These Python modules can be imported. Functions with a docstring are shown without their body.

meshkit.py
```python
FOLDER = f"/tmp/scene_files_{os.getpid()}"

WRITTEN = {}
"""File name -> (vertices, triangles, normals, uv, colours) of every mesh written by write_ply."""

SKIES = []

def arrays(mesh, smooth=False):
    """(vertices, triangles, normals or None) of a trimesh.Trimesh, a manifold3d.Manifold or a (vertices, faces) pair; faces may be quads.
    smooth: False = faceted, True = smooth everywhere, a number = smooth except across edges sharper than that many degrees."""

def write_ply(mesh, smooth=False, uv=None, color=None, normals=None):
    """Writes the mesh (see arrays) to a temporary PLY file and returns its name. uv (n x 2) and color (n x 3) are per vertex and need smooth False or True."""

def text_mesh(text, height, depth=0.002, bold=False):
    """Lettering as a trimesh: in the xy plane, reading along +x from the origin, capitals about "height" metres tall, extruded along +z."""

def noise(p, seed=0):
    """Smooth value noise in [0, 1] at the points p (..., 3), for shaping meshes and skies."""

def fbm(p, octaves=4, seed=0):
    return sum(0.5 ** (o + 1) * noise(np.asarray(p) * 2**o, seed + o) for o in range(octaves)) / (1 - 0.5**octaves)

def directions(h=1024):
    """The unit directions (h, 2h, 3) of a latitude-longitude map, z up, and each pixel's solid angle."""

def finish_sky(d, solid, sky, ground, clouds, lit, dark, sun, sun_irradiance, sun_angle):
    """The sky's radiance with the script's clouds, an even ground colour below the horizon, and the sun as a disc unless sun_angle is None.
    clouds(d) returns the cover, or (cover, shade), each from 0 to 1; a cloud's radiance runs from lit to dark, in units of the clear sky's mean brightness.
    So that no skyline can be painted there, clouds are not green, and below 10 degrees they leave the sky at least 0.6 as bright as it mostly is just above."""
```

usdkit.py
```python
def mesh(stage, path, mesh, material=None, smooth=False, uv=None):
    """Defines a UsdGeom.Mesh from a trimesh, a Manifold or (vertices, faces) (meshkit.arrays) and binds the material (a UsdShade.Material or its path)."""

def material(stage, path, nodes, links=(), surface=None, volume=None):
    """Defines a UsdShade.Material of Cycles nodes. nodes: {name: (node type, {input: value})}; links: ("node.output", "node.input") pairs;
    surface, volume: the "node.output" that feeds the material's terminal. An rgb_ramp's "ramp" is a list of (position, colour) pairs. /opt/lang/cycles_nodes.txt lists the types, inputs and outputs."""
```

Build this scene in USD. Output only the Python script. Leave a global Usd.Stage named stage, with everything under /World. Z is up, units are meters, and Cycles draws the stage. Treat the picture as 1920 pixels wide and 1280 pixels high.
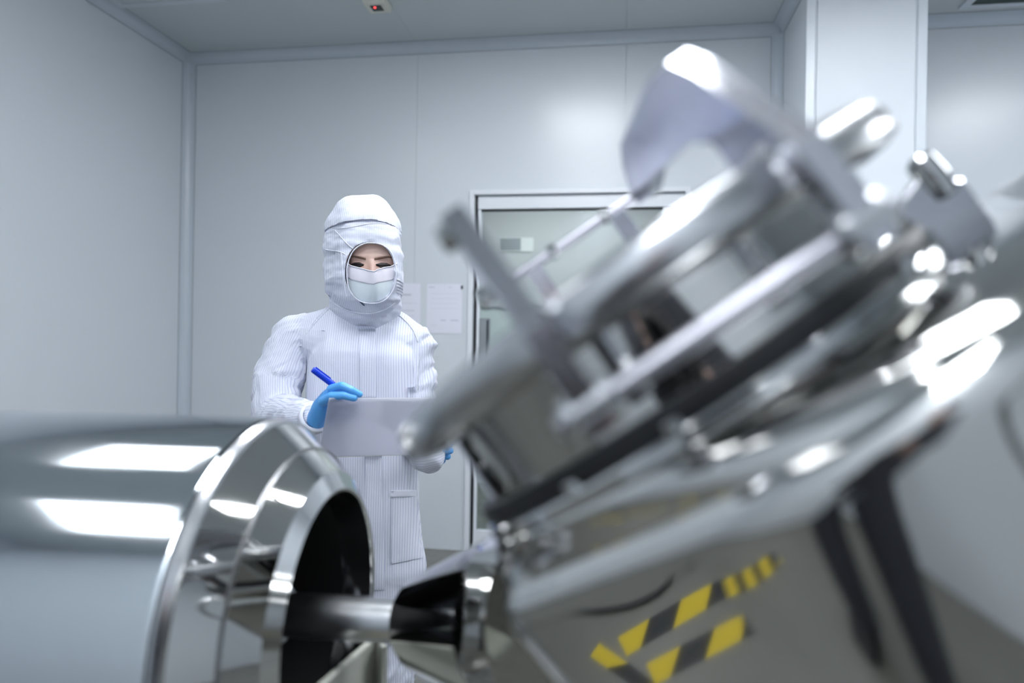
import math
import numpy as np, trimesh, manifold3d as m3, usdkit, meshkit
from shapely.geometry import Polygon, box as sbox
from shapely import affinity
from pxr import Usd, UsdGeom, Gf, Sdf, UsdShade

stage = Usd.Stage.CreateInMemory()
UsdGeom.SetStageUpAxis(stage, 'Z'); UsdGeom.SetStageMetersPerUnit(stage, 1.0)
UsdGeom.Xform.Define(stage, '/World')

# ------------------------------------------------------------------ camera, exposure, light
FPX, ROLL, CH = 1316.0, math.radians(0.94), 1.25
EXPOSURE = -0.2
PANEL_LIGHT = 24.0            # radiance of the ceiling panels
STRIP_LIGHT = 55.0
DIM_LIGHT = 5.0               # the two panels over the drum are dimmer
CORRIDOR_LIGHT = 17.0
cR = np.array([math.cos(ROLL), 0, math.sin(ROLL)]); cU = np.array([-math.sin(ROLL), 0, math.cos(ROLL)]); cF = np.array([0, 1.0, 0])
CAM = np.array([0, 0, CH])
cam = UsdGeom.Camera.Define(stage, '/World/camera')
cam.CreateHorizontalApertureAttr(36.0); cam.CreateVerticalApertureAttr(24.0)
cam.CreateFocalLengthAttr(FPX / 1920 * 36.0)
cam.CreateFStopAttr(1.95); cam.CreateFocusDistanceAttr(1.84)
cam.CreateClippingRangeAttr((0.02, 100.0))
cam.CreateExposureAttr(EXPOSURE)
M = Gf.Matrix4d(*[*map(float, cR), 0, *map(float, cU), 0, 0, -1, 0, 0, 0, 0, CH, 1])
UsdGeom.Xformable(cam).AddTransformOp().Set(M)

def W(px, py, Y):
    """The world point that lies Y metres in front of the camera's plane along the sight line of (px, py)."""
    return CAM + Y * (cF + cR * (px - 960) / FPX + cU * (640 - py) / FPX)

TH = math.radians(8.94)
eP = np.array([math.cos(TH), -math.sin(TH), 0]); eQ = np.array([math.sin(TH), math.cos(TH), 0]); eZ = np.array([0, 0, 1.0])
def RM(p, q, z): return p * eP + q * eQ + z * eZ       # room coordinates: p along the back wall, q towards it
ROOM = np.eye(4); ROOM[:3, 0] = eP; ROOM[:3, 1] = eQ

# ------------------------------------------------------------------ names, things, parts
_used = {}
def numbered(path):
    n = _used.get(path, 0); _used[path] = n + 1
    return path if n == 0 else '%s_%03d' % (path, n)
BASE = {}
def thing(name, label, cat, base=(0, 0, 0), group=None, kind=None):
    path = numbered('/World/' + name)
    x = UsdGeom.Xform.Define(stage, path); x.AddTranslateOp().Set(Gf.Vec3d(*map(float, base)))
    BASE[path] = np.array(base, float)
    o = x.GetPrim(); o.SetCustomDataByKey('label', label)
    if cat: o.SetCustomDataByKey('category', cat)
    if group: o.SetCustomDataByKey('group', group)
    if kind: o.SetCustomDataByKey('kind', kind)
    return o
def part(name, mesh, mat, parent, smooth=35, uv=None, label=None, kind=None):
    pp = str(parent.GetPath()); path = numbered(pp + '/' + name)
    if hasattr(mesh, 'to_mesh'): mesh = tm(mesh)
    b = BASE[pp]; BASE[path] = b
    v = np.array(mesh.vertices) - b
    mm = trimesh.Trimesh(v, np.array(mesh.faces), process=False)
    o = usdkit.mesh(stage, path, mm, MT[mat], smooth, uv).GetPrim()
    if label: o.SetCustomDataByKey('label', label)
    if kind: o.SetCustomDataByKey('kind', kind)
    return o
def struct(name, label, base=(0, 0, 0)): return thing(name, label, None, base, kind='structure')
def single(name, mesh, mat, label, cat, smooth=35, group=None, kind=None, uv=None):
    path = numbered('/World/' + name)
    if hasattr(mesh, 'to_mesh'): mesh = tm(mesh)
    v = np.array(mesh.vertices); c = np.array([v[:, 0].mean(), v[:, 1].mean(), v[:, 2].min()])
    g = usdkit.mesh(stage, path, trimesh.Trimesh(v - c, np.array(mesh.faces), process=False), MT[mat], smooth, uv)
    UsdGeom.Xformable(g).AddTranslateOp().Set(Gf.Vec3d(*map(float, c)))
    o = g.GetPrim(); o.SetCustomDataByKey('label', label)
    if cat: o.SetCustomDataByKey('category', cat)
    if group: o.SetCustomDataByKey('group', group)
    if kind: o.SetCustomDataByKey('kind', kind)
    return o

# ------------------------------------------------------------------ shape helpers
def tm(mf):
    m = mf.to_mesh(); return trimesh.Trimesh(np.array(m.vert_properties[:, :3], float), np.array(m.tri_verts), process=False)
def mf(t):
    return m3.Manifold(m3.Mesh(np.asarray(t.vertices, np.float32), np.asarray(t.faces, np.uint32)))
def cat(*ms): return trimesh.util.concatenate([tm(x) if hasattr(x, 'to_mesh') else x for x in ms])
_ico = {k: np.array(trimesh.creation.icosphere(k).vertices) for k in (1, 2, 3)}
def sph(c, r, k=2): return np.asarray(c)[None] + _ico[k] * (np.asarray(r) if np.ndim(r) else r)
def hull(*pts): return m3.Manifold.hull_points(np.vstack(pts).astype(float))
def chain(joints, k=2):
    """Union of tapered bones through (point, radius) joints."""
    out = []
    for (a, ra), (b, rb) in zip(joints[:-1], joints[1:]): out.append(hull(sph(a, ra, k), sph(b, rb, k)))
    return m3.Manifold.batch_boolean(out, m3.OpType.Add)
def frame(axis, ref=(0, 0, 1)):
    a = np.asarray(axis, float); a /= np.linalg.norm(a)
    e = np.cross(ref, a)
    if np.linalg.norm(e) < 1e-6: e = np.cross((1, 0, 0), a)
    e /= np.linalg.norm(e); return e, np.cross(a, e), a
def lathe(prof, C, axis, n=96, cap=True):
    """Surface of revolution: prof = (s along axis, radius) points."""
    e1, e2, a = frame(axis); C = np.asarray(C, float)
    prof = np.asarray(prof, float); t = np.arange(n) * 2 * np.pi / n
    ring = np.cos(t)[:, None] * e1 + np.sin(t)[:, None] * e2
    v = (C + prof[:, 0, None, None] * a + prof[:, 1, None, None] * ring[None]).reshape(-1, 3)
    k = len(prof); f = []
    i, j = np.meshgrid(np.arange(k - 1), np.arange(n), indexing='ij'); j2 = (j + 1) % n
    q = np.stack([i * n + j, i * n + j2, (i + 1) * n + j2, (i + 1) * n + j], -1).reshape(-1, 4)
    f = np.vstack([q[:, [0, 1, 2]], q[:, [0, 2, 3]]])
    if cap:
        v = np.vstack([v, C + prof[0, 0] * a, C + prof[-1, 0] * a]); jj = np.arange(n); j2 = (jj + 1) % n
        f = np.vstack([f, np.stack([np.full(n, k * n), j2, jj], 1), np.stack([np.full(n, k * n + 1), (k - 1) * n + jj, (k - 1) * n + j2], 1)])
    return trimesh.Trimesh(v, f, process=False)
def ringlathe(prof, C, axis, n=96):
    """Closed profile loop revolved: a ring."""
    p = list(prof) + [prof[0]]
    return lathe(p, C, axis, n, cap=False)
def rod(a, b, r, n=32, bev=0.12):
    a, b = np.asarray(a, float), np.asarray(b, float); L = np.linalg.norm(b - a); e = min(r * bev * 2, L * .2)
    return lathe([(0, r - e), (e, r), (L - e, r), (L, r - e)], a, b - a, n)
def tube(path, r, n=10):
    p = np.asarray(path, float); r = np.broadcast_to(r, (len(p),))
    t = np.gradient(p, axis=0); t /= np.linalg.norm(t, axis=1, keepdims=True)
    e = np.cross(t, [0.13, 0.97, 0.2]); e /= np.linalg.norm(e, axis=1, keepdims=True); g = np.cross(t, e)
    th = np.arange(n) * 2 * np.pi / n
    v = (p[:, None] + r[:, None, None] * (np.cos(th)[None, :, None] * e[:, None] + np.sin(th)[None, :, None] * g[:, None])).reshape(-1, 3)
    k = len(p); i, j = np.meshgrid(np.arange(k - 1), np.arange(n), indexing='ij'); j2 = (j + 1) % n
    q = np.stack([i * n + j, i * n + j2, (i + 1) * n + j2, (i + 1) * n + j], -1).reshape(-1, 4)
    v = np.vstack([v, p[0], p[-1]]); jj = np.arange(n); j2 = (jj + 1) % n
    f = np.vstack([q[:, [0, 1, 2]], q[:, [0, 2, 3]], np.stack([np.full(n, k * n), j2, jj], 1), np.stack([np.full(n, k * n + 1), (k - 1) * n + jj, (k - 1) * n + j2], 1)])
    m = trimesh.Trimesh(v, f, process=False); m.fix_normals(); return m
def spline(pts, n=40):
    from scipy.interpolate import CubicSpline
    p = np.asarray(pts, float); d = np.r_[0, np.cumsum(np.linalg.norm(np.diff(p, axis=0), axis=1))]
    return CubicSpline(d, p)(np.linspace(0, d[-1], n))
def bevelled(poly, h, b):
    """Polygon extruded along z by h with its edges chamfered by b."""
    lay = [(0, -b), (b, 0), (h - b, 0), (h, -b)]
    cs = [np.array(p.exterior.coords)[:-1] for p in [poly]]
    parts = []
    core = trimesh.creation.extrude_polygon(poly, h - 2 * b, engine='earcut'); core.apply_translation((0, 0, b))
    inner = poly.buffer(-b, join_style=2)
    if inner.is_empty or inner.geom_type != 'Polygon' or b <= 0: 
        return trimesh.creation.extrude_polygon(poly, h, engine='earcut')
    top = trimesh.creation.extrude_polygon(inner, h, engine='earcut')
    m = m3.Manifold.hull_points(np.vstack([core.vertices, top.vertices])) if poly.convex_hull.area - poly.area < 1e-9 and not poly.interiors else mf(core) + mf(top)
    return tm(m)
def plate(pts, thick, b=0.0015, side=0.0):
    """A flat plate through the 3D points (best plane), of the given thickness along its normal, centred if side = 0."""
    P = np.asarray(pts, float); c = P.mean(0); _, _, vt = np.linalg.svd(P - c)
    x, y = vt[0], vt[1]; z = np.cross(x, y)
    poly = Polygon(np.stack([(P - c) @ x, (P - c) @ y], 1))
    m = bevelled(poly if poly.exterior.is_ccw else Polygon(list(poly.exterior.coords)[::-1]), thick, b); m.apply_translation((0, 0, -thick / 2 + side * thick / 2))
    T = np.eye(4); T[:3, 0], T[:3, 1], T[:3, 2], T[:3, 3] = x, y, z, c
    m.apply_transform(T); return m
def rbox(lo, hi, b=0.002, T=None):
    lo, hi = np.minimum(lo, hi), np.maximum(lo, hi)
    b = min(b, *(0.45 * (np.array(hi) - lo)))
    pts = []
    for k in range(3):
        l, h = np.array(lo, float), np.array(hi, float)
        for d in range(3):
            if d != k: l[d] += b; h[d] -= b
        pts.append([[ (l, h)[a][0], (l, h)[c][1], (l, h)[e][2]] for a in (0, 1) for c in (0, 1) for e in (0, 1)])
    m = tm(hull(*[np.array(q) for q in pts]))
    if T is not None: m.apply_transform(T)
    return m
def roombox(p0, p1, q0, q1, z0, z1, b=0.002): return rbox((p0, q0, z0), (p1, q1, z1), b, ROOM)
def hexbolt(c, axis, r, h):
    return lathe([(0, r), (h * .8, r), (h, r * .82)], c, axis, 6)
def smoothed(m, length, it=10):
    t = tm(m.refine_to_length(length)) if hasattr(m, 'refine_to_length') else m
    t.merge_vertices(); trimesh.smoothing.filter_taubin(t, lamb=0.5, nu=0.51, iterations=it); return t
def gridmesh(P):
    """Quad grid of points (n, m, 3) as triangles."""
    n, m = P.shape[:2]; i, j = np.meshgrid(np.arange(n - 1), np.arange(m - 1), indexing='ij')
    q = np.stack([i * m + j, (i + 1) * m + j, (i + 1) * m + j + 1, i * m + j + 1], -1).reshape(-1, 4)
    return trimesh.Trimesh(P.reshape(-1, 3), np.vstack([q[:, [0, 1, 2]], q[:, [0, 2, 3]]]), process=False)
def slab(P, t):
    """A grid of surface points given thickness t along y (towards the room's far side): closed."""
    n, m = P.shape[:2]; Q = P + np.array([0, t, 0])
    A, B = gridmesh(P), gridmesh(Q); B.invert()
    edge = [(0, j) for j in range(m)] + [(i, m - 1) for i in range(1, n)] + [(n - 1, j) for j in range(m - 2, -1, -1)] + [(i, 0) for i in range(n - 2, 0, -1)]
    ids = np.array([i * m + j for i, j in edge]); nx = np.roll(ids, -1); N = n * m
    F = np.vstack([A.faces, B.faces + N, np.stack([ids, nx, nx + N], 1), np.stack([ids, nx + N, ids + N], 1)])
    t_ = trimesh.Trimesh(np.vstack([P.reshape(-1, 3), Q.reshape(-1, 3)]), F, process=False); t_.fix_normals(); return t_

# ------------------------------------------------------------------ materials
MT = {}
def pm(name, color, rough=.5, metal=0., spec=.5, extra=None, bump=None, var=None, rvar=None, **kw):
    """Principled material; var = (scale, other colour) mixes in a noise tone; rvar = (scale, lo, hi) varies roughness; bump = (scale, strength, distance)."""
    n = {'p': ('principled_bsdf', dict(base_color=color, roughness=rough, metallic=metal, specular_ior_level=spec, **kw)), 't': ('texture_coordinate', {})}; l = []
    if var:
        n['nz'] = ('noise_texture', dict(scale=var[0], detail=4)); n['mx'] = ('mix_color', dict(a=color, b=var[1]))
        l += [('t.object', 'nz.vector'), ('nz.fac', 'mx.fac'), ('mx.result', 'p.base_color')]
    if rvar:
        n['rn'] = ('noise_texture', dict(scale=rvar[0], detail=3)); n['rm'] = ('map_range', dict(from_min=.3, from_max=.7, to_min=rvar[1], to_max=rvar[2], clamp=True))
        l += [('t.object', 'rn.vector'), ('rn.fac', 'rm.value'), ('rm.result', 'p.roughness')]
    if bump:
        n['bn'] = ('noise_texture', dict(scale=bump[0], detail=4)); n['bp'] = ('bump', dict(strength=bump[1], distance=bump[2]))
        l += [('t.object', 'bn.vector'), ('bn.fac', 'bp.height'), ('bp.normal', 'p.normal')]
    MT[name] = usdkit.material(stage, '/World/Looks/' + name, n, l, 'p.BSDF')
pm('wall_paint', (.635, .677, .72), .27, bump=(2.2, .03, .02))
pm('pillar_paint', (.64, .682, .725), .45, bump=(2.2, .03, .02))
pm('trim_paint', (.54, .59, .65), .3)
pm('joint_grey', (.30, .34, .37), .6)
pm('bright_trim', (.62, .665, .715), .34)
pm('ceiling_paint', (.56, .60, .61), .5)
pm('floor_epoxy', (.165, .163, .146), .22, var=(1.5, (.148, .148, .134)), rvar=(3, .18, .3))
pm('mirror_steel', (.62, .62, .605), .05, 1., rvar=(9, .035, .07))
pm('polished_steel', (.62, .63, .635), .09, 1., rvar=(5, .07, .13))
pm('satin_steel', (.58, .59, .61), .22, 1., rvar=(6, .18, .27))
pm('drum_steel', (.66, .70, .73), .10, 1., rvar=(4, .05, .15))
pm('semi_steel', (.60, .605, .62), .15, 1.)
pm('rod_steel', (.40, .40, .44), .34, 1.)
pm('dull_steel', (.30, .30, .31), .3, 1.)
pm('plate_steel', (.56, .565, .61), .18, 1., rvar=(8, .15, .21))
pm('rubber', (.012, .013, .015), .45)
pm('dark_iron', (.035, .042, .055), .42, .4)
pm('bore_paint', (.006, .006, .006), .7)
pm('brass', (.75, .58, .28), .25, 1.)
pm('white_plastic', (.82, .83, .84), .35)
pm('cream_plastic', (.72, .71, .62), .4)
pm('black_plastic', (.015, .015, .016), .35)
pm('blue_plastic', (.01, .03, .25), .3)
pm('orange_plastic', (.6, .16, .04), .4)
pm('paper', (.74, .75, .84), .6)
pm('paper_ink', (.45, .47, .56), .6)
n = {'p': ('principled_bsdf', dict(base_color=(.85, .85, .88), roughness=.6)), 'tl': ('translucent_bsdf', dict(color=(.95, .95, .98))), 'm': ('mix_closure', dict(fac=.75))}
MT['thin_paper'] = usdkit.material(stage, '/World/Looks/thin_paper', n, [('p.BSDF', 'm.closure1'), ('tl.BSDF', 'm.closure2')], 'm.closure')
pm('door_white', (.74, .77, .82), .28)
pm('grey_paint', (.42, .43, .385), .4)
pm('grey_metal', (.33, .35, .37), .35, .6)
pm('corridor_upper', (.56, .565, .59), .5)
pm('corridor_lower', (.62, .68, .69), .5)
pm('ceiling_dark', (.03, .05, .045), .6)
n = {'p': ('principled_bsdf', dict(base_color=(.80, .80, .84), roughness=.35, specular_ior_level=.4)), 'tl': ('translucent_bsdf', dict(color=(.76, .77, .82))), 'm': ('mix_closure', dict(fac=.72))}
MT['clipboard_grey'] = usdkit.material(stage, '/World/Looks/clipboard_grey', n, [('p.BSDF', 'm.closure1'), ('tl.BSDF', 'm.closure2')], 'm.closure')
pm('skin', (.70, .47, .40), .48, subsurface_weight=.12, subsurface_radius=(1, .35, .2), subsurface_scale=.008)
pm('brow_hair', (.20, .12, .09), .6)
pm('lash', (.012, .009, .009), .5)
pm('eye_white', (.55, .5, .5), .2)
pm('lip', (.5, .22, .2), .4)
pm('mask_mint', (.72, .79, .83), .75, bump=(120, .08, .002))
pm('mask_upper', (.74, .715, .79), .75, bump=(120, .08, .002))
pm('glove_blue', (.10, .38, .82), .36, bump=(60, .12, .002), subsurface_weight=.1, subsurface_radius=(.3, .6, 1.), subsurface_scale=.004)
pm('pen_blue', (.004, .045, .62), .25)
pm('pen_tip', (.7, .7, .72), .3)
pm('knit_white', (.66, .68, .775), .8, bump=(90, .2, .003))
pm('dark_cloth', (.03, .033, .042), .8)
pm('blue_cloth', (.02, .03, .12), .8)
pm('boot_white', (.75, .77, .8), .5)
pm('dark_mark', (.02, .05, .09), .5)

def fabric(name, base, line, pitch, bmp=.25):
    n = {'t': ('texture_coordinate', {}), 's': ('separate_xyz', {}), 'm': ('math', dict(math_type='multiply', value2=2 * math.pi / pitch)), 'c': ('math', dict(math_type='cosine')),
         'r': ('map_range', dict(from_min=.45, from_max=.95, to_min=0, to_max=1, clamp=True)), 'mx': ('mix_color', dict(a=base, b=line)),
         'n1': ('noise_texture', dict(scale=26, detail=4)), 'b': ('bump', dict(strength=bmp, distance=.008)),
         'p': ('principled_bsdf', dict(roughness=.78, specular_ior_level=.25, sheen_weight=.15))}
    l = [('t.UV', 's.vector'), ('s.x', 'm.value1'), ('m.value', 'c.value1'), ('c.value', 'r.value'), ('r.result', 'mx.fac'), ('mx.result', 'p.base_color'),
         ('t.object', 'n1.vector'), ('n1.fac', 'b.height'), ('b.normal', 'p.normal')]
    MT[name] = usdkit.material(stage, '/World/Looks/' + name, n, l, 'p.BSDF')
fabric('coverall_cloth', (.66, .68, .775), (.46, .50, .65), .0062)
fabric('hood_cloth', (.63, .65, .745), (.49, .525, .66), .0048)

n = {'p': ('principled_bsdf', dict(roughness=.4)), 't': ('texture_coordinate', {}), 's': ('separate_xyz', {}), 'a': ('math', dict(math_type='add')), 'm': ('math', dict(math_type='multiply', value2=1 / .165)), 'f': ('math', dict(math_type='fraction')),
     'g': ('math', dict(math_type='greater_than', value2=.5)), 'mx': ('mix_color', dict(a=(.62, .46, .012), b=(.012, .014, .018)))}
MT['hazard'] = usdkit.material(stage, '/World/Looks/hazard', n, [('t.UV', 's.vector'), ('s.x', 'a.value1'), ('s.y', 'a.value2'), ('a.value', 'm.value1'), ('m.value', 'f.value1'), ('f.value', 'g.value1'), ('g.value', 'mx.fac'), ('mx.result', 'p.base_color')], 'p.BSDF')
n = {'tr': ('transparent_bsdf', dict(color=(.93, .96, .965))), 'g': ('glossy_bsdf', dict(color=(.9, .95, .95), roughness=.02)), 'f': ('fresnel', dict(IOR=1.45)), 'm': ('mix_closure', {})}
MT['pane_glass'] = usdkit.material(stage, '/World/Looks/pane_glass', n, [('f.fac', 'm.fac'), ('tr.BSDF', 'm.closure1'), ('g.BSDF', 'm.closure2')], 'm.closure')
MT['panel_glow'] = usdkit.material(stage, '/World/Looks/panel_glow', {'e': ('emission', dict(color=(.92, .955, 1.0), strength=PANEL_LIGHT))}, [], 'e.emission')
MT['strip_glow'] = usdkit.material(stage, '/World/Looks/strip_glow', {'e': ('emission', dict(color=(.92, .955, 1.0), strength=STRIP_LIGHT))}, [], 'e.emission')
MT['dim_glow'] = usdkit.material(stage, '/World/Looks/dim_glow', {'e': ('emission', dict(color=(.92, .955, 1.0), strength=DIM_LIGHT))}, [], 'e.emission')
MT['corridor_glow'] = usdkit.material(stage, '/World/Looks/corridor_glow', {'e': ('emission', dict(color=(.93, 1., .98), strength=CORRIDOR_LIGHT))}, [], 'e.emission')
MT['red_led'] = usdkit.material(stage, '/World/Looks/red_led', {'e': ('emission', dict(color=(1., .08, .08), strength=3.))}, [], 'e.emission')

# ------------------------------------------------------------------ the room
PL, PR, QB, QR, ZC = -2.76, 3.3, 4.09, -1.2, 3.03      # left wall, right wall, back wall, rear wall, ceiling
CP0, CP1, CQ = .851, 1.384, 3.55                        # pillar: left, right, front
DP0, DP1, DZ = -.90, .352, 2.125                        # door opening
def polywall(pts, holes=()):
    return Polygon(pts, holes)
def wallpanel(poly, q0, thick):
    """Polygon in (p, z) as a slab from q0 to q0 + thick."""
    m = trimesh.creation.extrude_polygon(poly, thick, engine='earcut')
    v = m.vertices.copy(); m.vertices = np.stack([v[:, 0], q0 + thick - v[:, 2], v[:, 1]], 1); m.apply_transform(ROOM); m.fix_normals(); return m
o = struct('floor', 'grey beige epoxy floor of the clean room')
part('slab', roombox(PL - .1, PR + .1, QR - .1, QB + 2.4, -.1, 0, 0), 'floor_epoxy', o, False)
o = struct('ceiling', 'grey painted clean room ceiling of flush panels')
for p0, p1 in ((PL - .1, -1.246), (-1.246, -.006), (-.006, 1.234), (1.234, PR + .1)):
    part('panel', roombox(p0 + .0005, p1 - .0005, QR - .1, QB + .1, ZC, ZC + .06, .001), 'ceiling_paint', o, False)
part('backing', roombox(PL - .1, PR + .1, QR - .1, QB + .1, ZC + .06, ZC + .1, 0), 'ceiling_paint', o, False)
o = struct('wall_back', 'pale grey back wall of smooth panels with a sliding door')
g = .0007
part('panel', wallpanel(sbox(PL, 0, -1.246 - g, ZC), QB, .02), 'wall_paint', o, False)
part('panel', wallpanel(Polygon([(-1.246 + g, 0), (DP0, 0), (DP0, DZ), (-.006 - g, DZ), (-.006 - g, ZC), (-1.246 + g, ZC)]), QB, .02), 'wall_paint', o, False)
part('panel', wallpanel(Polygon([(-.006 + g, DZ), (DP1, DZ), (DP1, 0), (1.234 - g, 0), (1.234 - g, ZC), (-.006 + g, ZC)]), QB, .02), 'wall_paint', o, False)
part('panel', wallpanel(sbox(1.234 + g, 0, PR, ZC), QB, .02), 'wall_paint', o, False)
part('core', wallpanel(Polygon([(PL, 0), (DP0, 0), (DP0, DZ), (DP1, DZ), (DP1, 0), (PR, 0), (PR, ZC), (PL, ZC)]), QB + .021, .059), 'wall_paint', o, False)
o = struct('wall_left', 'pale grey left wall of smooth panels')
for q0, q1 in ((QR, 0.), (0., 1.3), (1.3, 2.7), (2.7, QB)):
    part('panel', roombox(PL - .08, PL, q0 + g, q1 - g, 0, ZC, .0005), 'wall_paint', o, False)
o = struct('wall_right', 'pale grey right wall of smooth panels')
part('panel', roombox(PR, PR + .08, QR, QB, 0, ZC, 0), 'wall_paint', o, False)
o = struct('wall_rear', 'pale grey rear wall of smooth panels')
for p0, p1 in ((PL, -1.3), (-1.3, 0.), (0., 1.3), (1.3, PR)):
    part('panel', roombox(p0 + g, p1 - g, QR - .08, QR, 0, ZC, .0005), 'wall_paint', o, False)
o = struct('wall_pillar', 'boxed pillar in pale panels standing out of the back wall')
part('panel', roombox(CP0, CP1, CQ, QB, 0, ZC, .001), 'pillar_paint', o, False)
part('front_panel', roombox(CP0 + .048, CP1 - .048, CQ - .006, CQ, 0, ZC, .001), 'pillar_paint', o, False)
for p0, p1 in ((CP0 - .004, CP0 + .04), (CP1 - .04, CP1 + .004)):
    part('corner_strip', roombox(p0, p1, CQ - .009, CQ + .03, 0, ZC, .003), 'bright_trim', o)
# cove trims
def cove(a, b, n1, n2, r=.05):
    """A concave quarter cove between two planes whose inward normals are n1, n2, along the line a-b, with a fine lip on each side."""
    a, b, n1, n2 = (np.asarray(x, float) for x in (a, b, n1, n2))
    t = np.linspace(0, np.pi / 2, 9)
    prof = [(r + .006, 0), (r + .006, .004), (r, .005)] + [(r - (r - .005) * np.sin(x), r - (r - .005) * np.cos(x)) for x in t] + [(.004, r + .006), (0, r + .006)]
    prof = np.array(prof); v = []
    for e in (a, b): v.append(e + prof[:, :1] * n1 + prof[:, 1:] * n2)
    k = len(prof); v = np.vstack(v + [a[None], b[None]]); i = np.arange(k - 1)
    f = np.vstack([np.stack([i, i + 1, i + 1 + k], 1), np.stack([i, i + 1 + k, i + k], 1), np.stack([np.full(k - 1, 2 * k), i + 1, i], 1), np.stack([np.full(k - 1, 2 * k + 1), i + k, i + 1 + k], 1)])
    m = trimesh.Trimesh(v, f, process=False); m.fix_normals(); return m
nz = -eZ
def trim(name, label, a, b, n1, n2, r=.05):
    o = struct(name, label, a)
    part('cove', cove(a, b, n1, n2, r), 'trim_paint', o, 40)
    for x, y in ((n1, n2), (n2, n1)):
        x, y = np.asarray(x, float), np.asarray(y, float); a_, b_ = np.asarray(a), np.asarray(b)
        part('joint', hull(np.array([e + x * k + y * h for e in (a_, b_) for k in (r + .005, r + .0095) for h in (0, .0022)])), 'joint_grey', o, False)
trim('trim_1', 'cove trim between the back wall and the ceiling', RM(PL, QB, ZC), RM(PR, QB, ZC), -eQ, nz)
trim('trim_2', 'cove trim between the left wall and the ceiling', RM(PL, QR, ZC), RM(PL, QB, ZC), eP, nz)
trim('trim_3', 'upright cove trim in the corner of the left and back walls', RM(PL, QB, 0), RM(PL, QB, ZC - .05), eP, -eQ)
trim('trim_4', 'upright cove trim where the pillar meets the back wall', RM(CP0, QB, 0), RM(CP0, QB, ZC - .05), -eP, -eQ)
trim('trim_5', 'cove trim between the pillar side and the ceiling', RM(CP0, CQ, ZC), RM(CP0, QB, ZC), -eP, nz)
trim('trim_6', 'cove trim between the pillar front and the ceiling', RM(CP0, CQ, ZC), RM(CP1, CQ, ZC), -eQ, nz)

# ------------------------------------------------------------------ sliding door and the room behind it
dz = ZC
o = struct('door_1', 'white sliding door with a large glass pane in the back wall')
fr = .03
part('frame', roombox(DP0 - .012, DP0 + .018, QB - .014, QB + .09, 0, DZ + .02, .002), 'door_white', o)
part('frame', roombox(DP1 - .012, DP1 + .018, QB - .014, QB + .09, 0, DZ + .02, .002), 'door_white', o)
part('frame', roombox(DP0 + .018, DP1 - .012, QB - .014, QB + .09, DZ - .008, DZ + .02, .002), 'door_white', o)
part('seal', roombox(DP0 + .018, DP0 + .034, QB + .02, QB + .08, 0, DZ - .008, .001), 'rubber', o, label='black rubber seal strip')
part('header', roombox(DP0 + .036, DP1 - .012, QB + .012, QB + .07, DZ - .09, DZ - .012, .003), 'door_white', o)
part('stile', roombox(DP0 + .036, DP0 + .054, QB + .02, QB + .06, 0, DZ - .09, .002), 'door_white', o)
part('stile', roombox(DP1 - .135, DP1 - .012, QB + .02, QB + .06, 0, DZ - .09, .002), 'door_white', o)
part('rail', roombox(DP0 + .054, DP1 - .135, QB + .02, QB + .06, .0, .12, .002), 'door_white', o)
part('bead', roombox(DP0 + .054, DP1 - .135, QB + .024, QB + .05, DZ - .1, DZ - .09, .001), 'rubber', o)
pn = part('pane', roombox(DP0 + .054, DP1 - .135, QB + .036, QB + .042, .12, DZ - .1, 0), 'pane_glass', o, False)
hd = part('handle', roombox(DP0 + .058, DP0 + .118, QB + .012, QB + .036, 1.08, 1.385, .004), 'grey_metal', o, label='brushed grey recessed pull handle')
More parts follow.
